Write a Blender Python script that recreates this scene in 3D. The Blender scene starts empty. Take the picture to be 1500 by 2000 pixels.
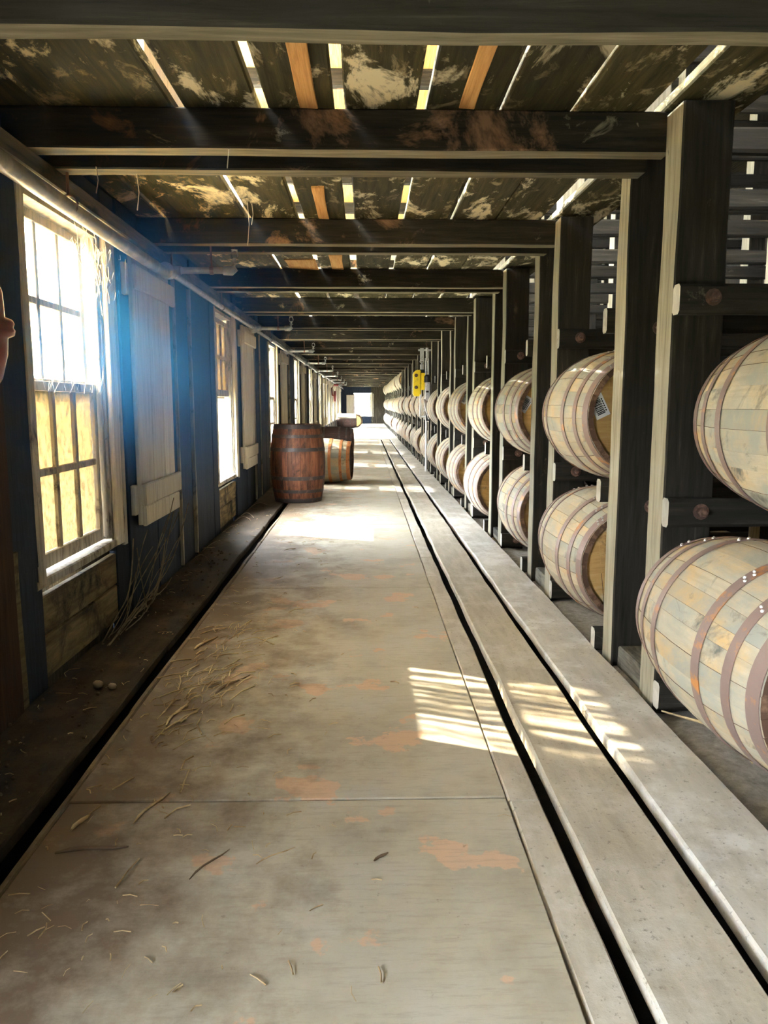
import bpy, bmesh, math, random
from mathutils import Matrix, Vector, noise as mnoise

random.seed(11)
scene = bpy.context.scene
COL = scene.collection
PI = math.pi

# ------------------------------------------------------------------ camera
CAM_H, F_PX = 1.15, 1500.0
PITCH, YAW = 0.14040, 0.025079
cam_data = bpy.data.cameras.new('camera')
cam_data.sensor_fit = 'VERTICAL'
cam_data.sensor_height = 32.0
cam_data.lens = F_PX / 2000.0 * 32.0
cam_data.clip_start, cam_data.clip_end = 0.05, 300
camera = bpy.data.objects.new('camera', cam_data)
camera.location = (0, 0, CAM_H)
camera.rotation_euler = (PI / 2 - PITCH, 0, -YAW)
COL.objects.link(camera)
scene.camera = camera

# ------------------------------------------------------------------ light
world = bpy.data.worlds.new('sky')
scene.world = world
world.use_nodes = True
bg = world.node_tree.nodes['Background']
bg.inputs[0].default_value = (0.84, 0.92, 1.0, 1)
bg.inputs[1].default_value = 14.0

SUN_DIR = Vector((1.0, -0.42, -0.80))
sun_data = bpy.data.lights.new('sun', 'SUN')
sun_data.energy = 6.0
sun_data.angle = math.radians(0.6)
sun_data.color = (1.0, 0.93, 0.80)
sun = bpy.data.objects.new('sun', sun_data)
sun.rotation_euler = SUN_DIR.to_track_quat('-Z', 'Y').to_euler()
sun.location = (-20, 10, 20)
COL.objects.link(sun)

vs = scene.view_settings
vs.view_transform = 'Standard'
vs.look = 'None'
vs.exposure = 3.4
vs.gamma = 1.0
vs.use_curve_mapping = False
cy = scene.cycles
cy.max_bounces = 8
cy.diffuse_bounces = 5
cy.glossy_bounces = 2
cy.transmission_bounces = 4
cy.transparent_max_bounces = 8
cy.use_denoising = True
cy.sample_clamp_indirect = 6.0
cy.caustics_reflective = False
cy.caustics_refractive = False

# ------------------------------------------------------------------ layout
P = 1.69                    # spacing of the rick frames
YA0 = 2.80                  # near face of the first rick post in view
WALL_X = -1.33
Y_NEAR, Y_END = -3.0, 44.0
Z_BEAM, Z_CEIL = 2.076, 2.218
WIN0, WIN_P, WIN_W = 3.14, 3.83, 0.86
WIN_Z0, WIN_Z1 = 0.45, 1.96
N_WIN = 16
W_FIRST = -1                # one unseen window added level with the camera to light the near floor
N_FRAMES = 25


# ------------------------------------------------------------------ materials
def nt(name):
    m = bpy.data.materials.new(name)
    m.use_nodes = True
    n = m.node_tree
    n.nodes.clear()
    out = n.nodes.new('ShaderNodeOutputMaterial')
    return m, n, out


def ramp(n, stops, interp='LINEAR'):
    r = n.nodes.new('ShaderNodeValToRGB')
    r.color_ramp.interpolation = interp
    el = r.color_ramp.elements
    while len(el) < len(stops):
        el.new(0.5)
    for e, (p, c) in zip(el, stops):
        e.position = p
        e.color = (c[0], c[1], c[2], 1) if not isinstance(c, (int, float)) else (c, c, c, 1)
    return r


def coords(n, rnd=True):
    tc = n.nodes.new('ShaderNodeTexCoord')
    if not rnd:
        return tc.outputs['Object'], None
    oi = n.nodes.new('ShaderNodeObjectInfo')
    mul = n.nodes.new('ShaderNodeMath'); mul.operation = 'MULTIPLY'
    mul.inputs[1].default_value = 41.7
    n.links.new(oi.outputs['Random'], mul.inputs[0])
    add = n.nodes.new('ShaderNodeVectorMath'); add.operation = 'ADD'
    n.links.new(tc.outputs['Object'], add.inputs[0])
    n.links.new(mul.outputs[0], add.inputs[1])
    return add.outputs[0], oi.outputs['Random']


def noise(n, vec, scale, detail=5, rough=0.6, sc=None, dist=0.0):
    if sc is not None:
        mp = n.nodes.new('ShaderNodeMapping')
        mp.inputs['Scale'].default_value = sc
        n.links.new(vec, mp.inputs['Vector'])
        vec = mp.outputs[0]
    t = n.nodes.new('ShaderNodeTexNoise')
    t.inputs['Scale'].default_value = scale
    t.inputs['Detail'].default_value = detail
    t.inputs['Roughness'].default_value = rough
    t.inputs['Distortion'].default_value = dist
    n.links.new(vec, t.inputs['Vector'])
    return t.outputs['Fac']


def mixc(n, fac, a, b, mode='MIX'):
    m = n.nodes.new('ShaderNodeMix'); m.data_type = 'RGBA'; m.blend_type = mode
    for sock, v in ((m.inputs['Factor'], fac), (m.inputs['A'], a), (m.inputs['B'], b)):
        if sock.name == 'Factor':
            pass
    ins = [i for i in m.inputs]
    f = m.inputs[0]; A = m.inputs[6]; B = m.inputs[7]
    for s, v in ((f, fac), (A, a), (B, b)):
        if isinstance(v, bpy.types.NodeSocket):
            n.links.new(v, s)
        elif isinstance(v, (int, float)):
            s.default_value = v
        else:
            s.default_value = (v[0], v[1], v[2], 1)
    return m.outputs[2]


def finish(n, out, col, rough=0.85, bump_h=None, bump=0.3, dist=0.01, metal=0.0, spec=0.3):
    b = n.nodes.new('ShaderNodeBsdfPrincipled')
    if isinstance(col, bpy.types.NodeSocket):
        n.links.new(col, b.inputs['Base Color'])
    else:
        b.inputs['Base Color'].default_value = (*col, 1)
    b.inputs['Roughness'].default_value = rough
    b.inputs['Metallic'].default_value = metal
    b.inputs['Specular IOR Level'].default_value = spec
    if bump_h is not None:
        bp = n.nodes.new('ShaderNodeBump')
        bp.inputs['Strength'].default_value = bump
        bp.inputs['Distance'].default_value = dist
        n.links.new(bump_h, bp.inputs['Height'])
        n.links.new(bp.outputs[0], b.inputs['Normal'])
    n.links.new(b.outputs[0], out.inputs[0])
    return b


def wood(name, grain_stops, axis='Z', grain=14.0, patches=(), rough=0.85, bump=0.35, vary=0.25, spec=0.25):
    """Wood with grain along one local axis; patches = (colour, threshold, softness, scale, stretch)."""
    m, n, out = nt(name)
    vec, rnd = coords(n)
    i = 'XYZ'.index(axis)
    sc = [grain] * 3; sc[i] = 0.9
    g = noise(n, vec, 3.0, 6, 0.65, tuple(sc), 0.4)
    col = ramp(n, grain_stops); n.links.new(g, col.inputs[0]); col = col.outputs[0]
    for (c, th, soft, s, stretch) in patches:
        st = [stretch] * 3; st[i] = 1.0
        p = noise(n, vec, s, 6, 0.7, tuple(st), 0.5)
        r = ramp(n, [(th - soft, 0.0), (th + soft, 1.0)]); n.links.new(p, r.inputs[0])
        col = mixc(n, r.outputs[0], col, c)
    if vary:
        hsv = n.nodes.new('ShaderNodeHueSaturation')
        mr = n.nodes.new('ShaderNodeMapRange')
        mr.inputs['To Min'].default_value = 1 - vary
        mr.inputs['To Max'].default_value = 1 + vary
        n.links.new(rnd, mr.inputs['Value'])
        n.links.new(mr.outputs[0], hsv.inputs['Value'])
        n.links.new(col, hsv.inputs['Color'])
        col = hsv.outputs[0]
    finish(n, out, col, rough, g, bump, 0.006, 0, spec)
    return m


def plain(name, col, rough=0.6, metal=0.0, speck=None, scale=30, bump=0.15):
    m, n, out = nt(name)
    vec, rnd = coords(n)
    f = noise(n, vec, scale, 4)
    c = col
    if speck:
        r = ramp(n, [(speck[1] - 0.06, 0.0), (speck[1] + 0.06, 1.0)]); n.links.new(f, r.inputs[0])
        c = mixc(n, r.outputs[0], col, speck[0])
    finish(n, out, c, rough, f, bump, 0.003, metal, 0.4)
    return m


M = {}
for ax in 'XYZ':
    M['timber' + ax] = wood('dark_timber_' + ax, [(0.3, (0.020, 0.016, 0.012)), (0.55, (0.075, 0.062, 0.040)), (0.8, (0.15, 0.13, 0.09))], ax,
                            patches=[((0.34, 0.29, 0.19), 0.66, 0.05, 2.2, 3.0)])
    M['rail' + ax] = wood('rail_timber_' + ax, [(0.3, (0.05, 0.045, 0.035)), (0.6, (0.17, 0.155, 0.12)), (0.8, (0.30, 0.27, 0.21))], ax,
                          patches=[((0.02, 0.018, 0.014), 0.56, 0.06, 2.0, 2.0)])
M['post'] = wood('post_timber', [(0.25, (0.13, 0.12, 0.085)), (0.5, (0.27, 0.245, 0.18)), (0.8, (0.38, 0.35, 0.28))], 'Z', 16,  # pale tone for aisle-facing sides: window light put into the colour
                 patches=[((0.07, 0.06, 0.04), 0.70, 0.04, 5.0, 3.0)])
M['postdark'] = wood('shaded_post_timber', [(0.25, (0.008, 0.007, 0.006)), (0.6, (0.030, 0.026, 0.020)), (0.85, (0.10, 0.085, 0.06))], 'Z', 14,  # near-black tone for the other post sides: shade put into the colour
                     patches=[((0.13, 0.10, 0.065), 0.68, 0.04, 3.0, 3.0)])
M['postdarkX'] = wood('shaded_rail_timber', [(0.25, (0.008, 0.007, 0.006)), (0.6, (0.032, 0.028, 0.022)), (0.85, (0.11, 0.095, 0.07))], 'X', 14,  # rail bodies darkened, their shade painted into the wood
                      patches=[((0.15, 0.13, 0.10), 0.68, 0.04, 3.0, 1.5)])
M['endlit'] = wood('lit_end_grain', [(0.3, (0.30, 0.28, 0.24)), (0.7, (0.55, 0.53, 0.48))], 'X', 3, patches=[((0.15, 0.13, 0.10), 0.66, 0.05, 9.0, 1.0)])  # rail ends painted pale as if lit from the aisle
M['ceil'] = wood('ceiling_plank_wood', [(0.3, (0.024, 0.020, 0.008)), (0.6, (0.075, 0.063, 0.028)), (0.8, (0.13, 0.11, 0.055))], 'Y', 12,
                 patches=[((0.72, 0.63, 0.44), 0.585, 0.03, 1.9, 2.4), ((0.30, 0.24, 0.14), 0.62, 0.05, 5.0, 2.0)], vary=0.35)
M['ceil_orange'] = wood('fresh_pine', [(0.3, (0.45, 0.20, 0.06)), (0.55, (0.66, 0.36, 0.13)), (0.8, (0.72, 0.46, 0.22))], 'Y', 26)
M['beamlit'] = wood('lit_beam_underside', [(0.3, (0.10, 0.085, 0.05)), (0.55, (0.22, 0.185, 0.12)), (0.8, (0.36, 0.31, 0.22))], 'X', 12)  # underside painted paler, standing in for light bounced off the floor
M['beam'] = wood('beam_timber', [(0.3, (0.008, 0.007, 0.006)), (0.55, (0.028, 0.023, 0.016)), (0.8, (0.07, 0.055, 0.036))], 'X', 12,  # beam sides painted near-black to stand in for their shade
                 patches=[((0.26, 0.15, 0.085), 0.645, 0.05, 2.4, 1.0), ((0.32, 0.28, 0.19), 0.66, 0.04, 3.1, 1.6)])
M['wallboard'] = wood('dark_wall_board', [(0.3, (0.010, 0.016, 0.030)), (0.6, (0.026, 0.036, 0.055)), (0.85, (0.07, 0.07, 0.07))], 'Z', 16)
M['wallpanel'] = wood('worn_wall_panel', [(0.3, (0.06, 0.045, 0.025)), (0.6, (0.22, 0.17, 0.09)), (0.85, (0.34, 0.27, 0.16))], 'Y', 8,
                      patches=[((0.02, 0.018, 0.012), 0.55, 0.06, 3.0, 1.0)])
M['brownpost'] = wood('brown_post', [(0.3, (0.02, 0.010, 0.006)), (0.7, (0.07, 0.034, 0.016))], 'Z', 16)
M['white'] = wood('whitewashed_wood', [(0.25, (0.34, 0.29, 0.21)), (0.5, (0.60, 0.54, 0.42)), (0.8, (0.72, 0.67, 0.55))], 'Z', 18,
                  patches=[((0.22, 0.17, 0.11), 0.70, 0.04, 4.0, 4.0)], vary=0.12)
M['frame'] = wood('weathered_window_wood', [(0.25, (0.16, 0.14, 0.11)), (0.5, (0.42, 0.38, 0.31)), (0.8, (0.62, 0.58, 0.50))], 'Z', 14,
                  patches=[((0.09, 0.07, 0.05), 0.60, 0.06, 5.0, 2.0)], vary=0.12)
M['stave'] = wood('weathered_oak', [(0.25, (0.38, 0.32, 0.22)), (0.5, (0.50, 0.43, 0.31)), (0.8, (0.58, 0.51, 0.38))], 'Z', 14,
                  patches=[((0.56, 0.39, 0.19), 0.54, 0.09, 2.0, 1.2), ((0.36, 0.355, 0.30), 0.50, 0.10, 3.0, 1.4),
                           ((0.15, 0.15, 0.13), 0.635, 0.06, 4.5, 1.0)], vary=0.09, bump=0.25)
M['darkstave'] = wood('dark_red_oak', [(0.25, (0.045, 0.016, 0.008)), (0.5, (0.15, 0.05, 0.022)), (0.8, (0.27, 0.115, 0.05))], 'Z', 14,
                      patches=[((0.025, 0.012, 0.008), 0.58, 0.08, 3.0, 1.5)], vary=0.45, rough=0.6)
M['blackstave'] = wood('blackened_oak', [(0.25, (0.02, 0.012, 0.010)), (0.6, (0.07, 0.04, 0.032)), (0.8, (0.13, 0.08, 0.06))], 'Z', 14, vary=0.3)
M['head'] = wood('barrel_head_oak', [(0.25, (0.44, 0.24, 0.08)), (0.5, (0.66, 0.41, 0.15)), (0.8, (0.74, 0.53, 0.25))], 'X', 12,
                 patches=[((0.16, 0.08, 0.03), 0.62, 0.06, 4.0, 1.0), ((0.62, 0.52, 0.36), 0.66, 0.05, 5.0, 1.0)], vary=0.2)
M['chime'] = plain('dark_chime', (0.10, 0.055, 0.035), 0.9, 0, ((0.22, 0.13, 0.08), 0.55), 20)
M['hoop'] = plain('weathered_hoop', (0.25, 0.175, 0.15), 0.55, 0.2, ((0.50, 0.22, 0.07), 0.62), 14)
M['orangehoop'] = plain('orange_rust_hoop', (0.55, 0.22, 0.08), 0.6, 0.15, ((0.36, 0.13, 0.05), 0.58), 14)
M['blackhoop'] = plain('blackened_hoop', (0.045, 0.035, 0.033), 0.5, 0.4, ((0.10, 0.06, 0.05), 0.58), 14)
M['rivet'] = plain('rivet_metal', (0.6, 0.58, 0.56), 0.4, 0.6)
M['tag'] = plain('paper_tag', (0.78, 0.78, 0.78), 0.7)
M['ink'] = plain('black_ink', (0.01, 0.01, 0.012), 0.7)
M['bolt'] = plain('rusty_bolt', (0.13, 0.08, 0.065), 0.6, 0.5, ((0.26, 0.15, 0.11), 0.55), 40)
M['pipe'] = plain('dusty_steel_pipe', (0.30, 0.31, 0.32), 0.5, 0.5, ((0.45, 0.44, 0.41), 0.55), 12)
M['rod'] = plain('rusty_rod', (0.22, 0.12, 0.085), 0.6, 0.5)
M['red'] = plain('red_enamel', (0.24, 0.05, 0.045), 0.4, 0.0, ((0.17, 0.07, 0.06), 0.6), 9)
M['yellow'] = plain('yellow_enamel', (0.85, 0.60, 0.02), 0.4, 0.0, ((0.55, 0.40, 0.06), 0.66), 18)
M['greymetal'] = plain('grey_metal', (0.50, 0.51, 0.53), 0.45, 0.4, ((0.32, 0.33, 0.35), 0.58), 40)
M['blackmetal'] = plain('black_metal', (0.02, 0.02, 0.022), 0.5, 0.3)
M['whitetube'] = plain('white_tubing', (0.80, 0.80, 0.80), 0.45)
M['straw'] = plain('dry_straw', (0.52, 0.40, 0.22), 0.9, 0, ((0.30, 0.20, 0.10), 0.55), 8)
M['darkstraw'] = plain('dark_twig', (0.13, 0.09, 0.055), 0.9)
M['vine'] = plain('dry_vine', (0.24, 0.19, 0.12), 0.9, 0, ((0.12, 0.09, 0.055), 0.55), 8)
M['clod'] = plain('dirt_crumb', (0.10, 0.075, 0.048), 0.95)
M['web'] = plain('cobweb_fibre', (0.78, 0.76, 0.70), 0.9)
M['stone'] = plain('dusty_stone', (0.30, 0.24, 0.16), 0.9)
M['sunlit_sill'] = plain('sunlit_sill_white', (0.78, 0.74, 0.60), 0.9)
M['amber'] = wood('amber_oak', [(0.3, (0.40, 0.22, 0.06)), (0.7, (0.72, 0.48, 0.16))], 'Z', 10)


def mat_sheet():
    m, n, out = nt('worn_floor_sheet')
    g = n.nodes.new('ShaderNodeNewGeometry')
    pos = g.outputs['Position']
    a = noise(n, pos, 2.2, 8, 0.65)
    base = ramp(n, [(0.3, (0.33, 0.285, 0.21)), (0.5, (0.44, 0.395, 0.30)), (0.7, (0.47, 0.44, 0.37))])
    n.links.new(a, base.inputs[0])
    b = noise(n, pos, 3.1, 9, 0.6)
    rb = ramp(n, [(0.585, 0.0), (0.60, 1.0)]); n.links.new(b, rb.inputs[0])
    col = mixc(n, rb.outputs[0], base.outputs[0], (0.56, 0.385, 0.255))
    gr = noise(n, pos, 9.0, 8, 0.75, (1.0, 7.0, 1.0))
    rg = ramp(n, [(0.50, 0.0), (0.72, 0.55)]); n.links.new(gr, rg.inputs[0])
    col = mixc(n, rg.outputs[0], col, (0.26, 0.215, 0.16))
    # earth by the wall side, with the shade there painted in too
    sx = n.nodes.new('ShaderNodeSeparateXYZ'); n.links.new(pos, sx.inputs[0])
    d = noise(n, pos, 4.0, 8, 0.7)
    add = n.nodes.new('ShaderNodeMath'); add.operation = 'ADD'
    mul = n.nodes.new('ShaderNodeMath'); mul.operation = 'MULTIPLY'; mul.inputs[1].default_value = -0.55
    n.links.new(sx.outputs[0], mul.inputs[0]); n.links.new(mul.outputs[0], add.inputs[0]); n.links.new(d, add.inputs[1])
    rd = ramp(n, [(0.56, 0.0), (0.92, 0.92)]); n.links.new(add.outputs[0], rd.inputs[0])
    col = mixc(n, rd.outputs[0], col, (0.13, 0.085, 0.05))
    s = noise(n, pos, 26, 6, 0.7)
    rs = ramp(n, [(0.64, 0.0), (0.70, 0.6)]); n.links.new(s, rs.inputs[0])
    col = mixc(n, rs.outputs[0], col, (0.16, 0.12, 0.085))
    finish(n, out, col, 0.75, b, 0.25, 0.004, 0, 0.35)
    return m


def mat_floorplank(name, stops, dust):
    m, n, out = nt(name)
    g = n.nodes.new('ShaderNodeNewGeometry')
    pos = g.outputs['Position']
    a = noise(n, pos, 3.0, 7, 0.65, (6, 1.0, 6))
    base = ramp(n, stops); n.links.new(a, base.inputs[0])
    b = noise(n, pos, 2.6, 8, 0.7)
    rb = ramp(n, [(0.5, 0.0), (0.62, 0.8)]); n.links.new(b, rb.inputs[0])
    col = mixc(n, rb.outputs[0], base.outputs[0], dust)
    s = noise(n, pos, 60, 4, 0.7)
    rs = ramp(n, [(0.60, 0.0), (0.68, 0.7)]); n.links.new(s, rs.inputs[0])
    col = mixc(n, rs.outputs[0], col, tuple(c * 0.5 for c in stops[0][1]))
    finish(n, out, col, 0.85, s, 0.35, 0.004, 0, 0.25)
    return m


def mat_dirt(name, c0, c1):
    m, n, out = nt(name)
    vec, _ = coords(n, False)
    a = noise(n, vec, 26, 8, 0.75)
    base = ramp(n, [(0.3, c0), (0.7, c1)]); n.links.new(a, base.inputs[0])
    finish(n, out, base.outputs[0], 0.95, a, 0.8, 0.02, 0, 0.2)
    return m


M['sheet'] = mat_sheet()
M['plankfloor'] = mat_floorplank('floor_plank_wood', [(0.3, (0.37, 0.325, 0.25)), (0.7, (0.52, 0.47, 0.38))], (0.56, 0.525, 0.455))
M['plankdusty'] = mat_floorplank('dusty_floor_plank', [(0.3, (0.41, 0.38, 0.325)), (0.7, (0.56, 0.53, 0.47))], (0.68, 0.665, 0.63))
M['plankdark'] = mat_floorplank('shaded_dirt_plank', [(0.3, (0.025, 0.017, 0.010)), (0.7, (0.06, 0.042, 0.026))], (0.09, 0.065, 0.042))  # dirt colour, lowered further for the shadow along the wall
M['plankedge'] = mat_floorplank('edge_plank', [(0.3, (0.12, 0.085, 0.055)), (0.7, (0.22, 0.165, 0.11))], (0.26, 0.21, 0.15))
M['dirt'] = mat_dirt('dry_earth', (0.28, 0.25, 0.21), (0.62, 0.59, 0.53))
M['subfloor'] = mat_dirt('dark_earth', (0.012, 0.011, 0.01), (0.03, 0.027, 0.022))
M['outside'] = mat_dirt('outside_ground', (0.22, 0.24, 0.14), (0.34, 0.33, 0.22))


def mat_pane(name, clear, tint, streak, dirt_col):
    """Old dirty glass: partly clear, partly a translucent film of dirt run down in streaks."""
    m, n, out = nt(name)
    vec, rnd = coords(n)
    st = noise(n, vec, 1.0, 4, 0.6, (streak, streak, 1.6), 0.3)
    fine = noise(n, vec, 46, 4, 0.7, (1, 1, 0.6))
    mm = n.nodes.new('ShaderNodeMath'); mm.operation = 'MULTIPLY_ADD'; mm.inputs[1].default_value = 0.5
    n.links.new(fine, mm.inputs[0]); n.links.new(st, mm.inputs[2])
    r = ramp(n, [(clear, 0.12), (clear + 0.22, 0.95)]); n.links.new(mm.outputs[0], r.inputs[0])
    tr = n.nodes.new('ShaderNodeBsdfTransparent'); tr.inputs[0].default_value = (*tint, 1)
    tl = n.nodes.new('ShaderNodeBsdfTranslucent')
    rc = ramp(n, [(0.35, tuple(c * 0.5 for c in dirt_col)), (0.6, dirt_col)]); n.links.new(fine, rc.inputs[0])
    n.links.new(rc.outputs[0], tl.inputs[0])
    mx = n.nodes.new('ShaderNodeMixShader')
    n.links.new(r.outputs[0], mx.inputs[0]); n.links.new(tr.outputs[0], mx.inputs[1]); n.links.new(tl.outputs[0], mx.inputs[2])
    n.links.new(mx.outputs[0], out.inputs[0])
    return m


M['pane_clear'] = mat_pane('streaked_glass', 0.62, (0.90, 0.94, 1.0), 22.0, (0.70, 0.62, 0.48))
M['pane_dirty'] = mat_pane('dirt_filmed_glass', 0.34, (0.5, 0.47, 0.40), 14.0, (0.15, 0.12, 0.075))


# ------------------------------------------------------------------ mesh helpers
MESH = {}


def bm_mesh(name, bm, mat, smooth=False):
    me = bpy.data.meshes.new(name)
    bm.normal_update()
    bm.to_mesh(me); bm.free()
    mats = mat if isinstance(mat, (list, tuple)) else [mat]
    for x in mats:
        me.materials.append(M[x])
    if smooth:
        for p in me.polygons:
            p.use_smooth = True
    return me


def add_box(bm, x0, x1, y0, y1, z0, z1, mi=0):
    v = [bm.verts.new(c) for c in ((x0, y0, z0), (x1, y0, z0), (x1, y1, z0), (x0, y1, z0),
                                   (x0, y0, z1), (x1, y0, z1), (x1, y1, z1), (x0, y1, z1))]
    for f in ((3, 2, 1, 0), (4, 5, 6, 7), (0, 1, 5, 4), (1, 2, 6, 5), (2, 3, 7, 6), (3, 0, 4, 7)):
        bm.faces.new([v[i] for i in f]).material_index = mi
    return v


def box_mesh(sx, sy, sz, mat, bevel=0.004):
    key = ('box', round(sx, 4), round(sy, 4), round(sz, 4), mat, bevel)
    if key not in MESH:
        bm = bmesh.new()
        add_box(bm, -sx / 2, sx / 2, -sy / 2, sy / 2, -sz / 2, sz / 2)
        if bevel:
            bmesh.ops.bevel(bm, geom=bm.edges[:], offset=min(bevel, sx * .3, sy * .3, sz * .3), segments=1, affect='EDGES')
        MESH[key] = bm_mesh('board', bm, mat)
    return MESH[key]


def rough_box(sx, sy, sz, mat, axis, amp=0.006, seg=12, seed=0, bevel=0.006, sides=(), ends=False):
    """A sawn timber whose edges wander a little along its length; mat may be (shaded, lit) with the paler, lit-toned
    wood on the listed sides of its profile and, with ends, on its cut ends."""
    key = ('rough', round(sx, 3), round(sy, 3), round(sz, 3), mat, axis, amp, seg, seed, sides, ends)
    if key in MESH:
        return MESH[key]
    bm = bmesh.new()
    s = [sx, sy, sz]; i = 'XYZ'.index(axis); j, k = [q for q in range(3) if q != i]
    b = min(bevel, s[j] * .3, s[k] * .3)
    prof = [(-.5 * s[j] + b, -.5 * s[k]), (.5 * s[j] - b, -.5 * s[k]), (.5 * s[j], -.5 * s[k] + b), (.5 * s[j], .5 * s[k] - b),
            (.5 * s[j] - b, .5 * s[k]), (-.5 * s[j] + b, .5 * s[k]), (-.5 * s[j], .5 * s[k] - b), (-.5 * s[j], -.5 * s[k] + b)]
    rings = []
    for q in range(seg + 1):
        t = -.5 * s[i] + s[i] * q / seg
        ring = []
        for (a, c) in prof:
            co = [0, 0, 0]
            nz = mnoise.noise_vector(Vector((t * 2.3 + seed * 7.1, a * 9 + seed, c * 9)))
            co[i] = t; co[j] = a + amp * nz.x; co[k] = c + amp * nz.y
            ring.append(bm.verts.new(co))
        rings.append(ring)
    for q in range(seg):
        for r in range(8):
            f = bm.faces.new((rings[q][r], rings[q][(r + 1) % 8], rings[q + 1][(r + 1) % 8], rings[q + 1][r]))
            f.material_index = 1 if r in sides else 0
    for f in (bm.faces.new(rings[0][::-1]), bm.faces.new(rings[-1])):
        f.material_index = 1 if ends else 0
    bmesh.ops.recalc_face_normals(bm, faces=bm.faces[:])
    MESH[key] = bm_mesh('timber', bm, mat)
    return MESH[key]


def lathe(bm, prof, seg=32, axis=2, center=(0, 0, 0), mi=0, closed=False):
    """prof: list of (radius, height) along the axis."""
    rings = []
    for (r, h) in prof:
        ring = []
        for q in range(seg):
            a = 2 * PI * q / seg
            c = [r * math.cos(a), r * math.sin(a)]
            co = [0, 0, 0]
            o = [x for x in range(3) if x != axis]
            co[axis] = h; co[o[0]] = c[0]; co[o[1]] = c[1]
            ring.append(bm.verts.new([co[x] + center[x] for x in range(3)]))
        rings.append(ring)
    fs = []
    n = len(rings)
    for i in range(n if closed else n - 1):
        A, B = rings[i], rings[(i + 1) % n]
        for q in range(seg):
            fs.append(bm.faces.new((A[q], A[(q + 1) % seg], B[(q + 1) % seg], B[q])))
    if not closed:
        if prof[0][0] > 1e-6:
            fs.append(bm.faces.new(rings[0][::-1]))
        if prof[-1][0] > 1e-6:
            fs.append(bm.faces.new(rings[-1]))
    for f in fs:
        f.material_index = mi
    return fs


def add_tube(bm, pts, r, seg=8, mi=0):
    pts = [Vector(p) for p in pts]
    rings = []
    up = Vector((0, 0, 1))
    for i, p in enumerate(pts):
        d = (pts[min(i + 1, len(pts) - 1)] - pts[max(i - 1, 0)]).normalized()
        ref = up if abs(d.z) < .95 else Vector((1, 0, 0))
        u = d.cross(ref).normalized(); w = d.cross(u)
        rr = r[i] if isinstance(r, (list, tuple)) else r
        rings.append([bm.verts.new(p + (u * math.cos(2 * PI * q / seg) + w * math.sin(2 * PI * q / seg)) * rr) for q in range(seg)])
    for i in range(len(rings) - 1):
        for q in range(seg):
            f = bm.faces.new((rings[i][q], rings[i][(q + 1) % seg], rings[i + 1][(q + 1) % seg], rings[i + 1][q]))
            f.material_index = mi; f.smooth = True
    for ring in (rings[0], rings[-1][::-1]):
        f = bm.faces.new(ring); f.material_index = mi


def link(name, mesh, parent=None, loc=(0, 0, 0), rot=None, kind=None, label=None):
    o = bpy.data.objects.new(name, mesh)
    o.location = loc
    if rot is not None:
        o.rotation_euler = rot
    if parent is not None:
        o.parent = parent
    if kind:
        o['kind'] = kind
    if label:
        o['label'] = label
    COL.objects.link(o)
    return o


def empty(name, loc=(0, 0, 0), mat=None, label=None, cat=None, group=None, kind=None):
    o = bpy.data.objects.new(name, None)
    o.empty_display_size = 0.1
    if mat is not None:
        o.matrix_world = mat
    else:
        o.location = loc
    for k, v in (('label', label), ('category', cat), ('group', group), ('kind', kind)):
        if v:
            o[k] = v
    COL.objects.link(o)
    return o


def tag(o, label, cat, group=None, kind=None):
    o['label'] = label; o['category'] = cat
    if group:
        o['group'] = group
    if kind:
        o['kind'] = kind
    return o


def part(name, parent, x0, x1, y0, y1, z0, z1, mat, bevel=0.004, rough=None, seed=0, seg=12, kind=None, amp=0.006, sides=()):
    c = ((x0 + x1) / 2, (y0 + y1) / 2, (z0 + z1) / 2)
    s = (x1 - x0, y1 - y0, z1 - z0)
    me = rough_box(*s, mat, rough, amp, seg, seed, sides=sides) if rough else box_mesh(*s, mat, bevel)
    pl = Vector((0, 0, 0)) if parent is None else parent.location
    return link(name, me, parent, Vector(c) - pl, kind=kind)


ORD = ['first', 'second', 'third', 'fourth', 'fifth', 'sixth', 'seventh', 'eighth', 'ninth', 'tenth', 'eleventh', 'twelfth']

# ================================================================== STRUCTURE
# ------------------------------------------------------------------ outside ground, earth under the building
bm = bmesh.new()
add_box(bm, -60, WALL_X - 0.25, -30, 90, -0.9, -0.5)
tag(link('ground', bm_mesh('ground', bm, 'outside'), kind='structure'), 'pale open ground outside the windows of the warehouse', 'ground')
bm = bmesh.new()
add_box(bm, WALL_X - 0.2, 6.2, Y_NEAR, Y_END + 0.2, -0.5, -0.20)
link('floor_base', bm_mesh('floor_base', bm, 'subfloor'), kind='structure')

# ------------------------------------------------------------------ floor
floor = empty('floor', kind='structure')


def long_plank(x0, x1, z, mat, name='plank', y0=Y_NEAR, y1=25.0, L=3.6, th=0.045, amp=0.006, off=0.0):
    y = y0 - off
    i = 0
    while y < y1:
        ye = min(y + L, y1)
        part(name, floor, x0, x1, max(y, y0) + .002, ye - .002, z - th, z, mat, rough='Y', seed=i % 5, seg=18, amp=amp)
        y = ye; i += 1


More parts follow.
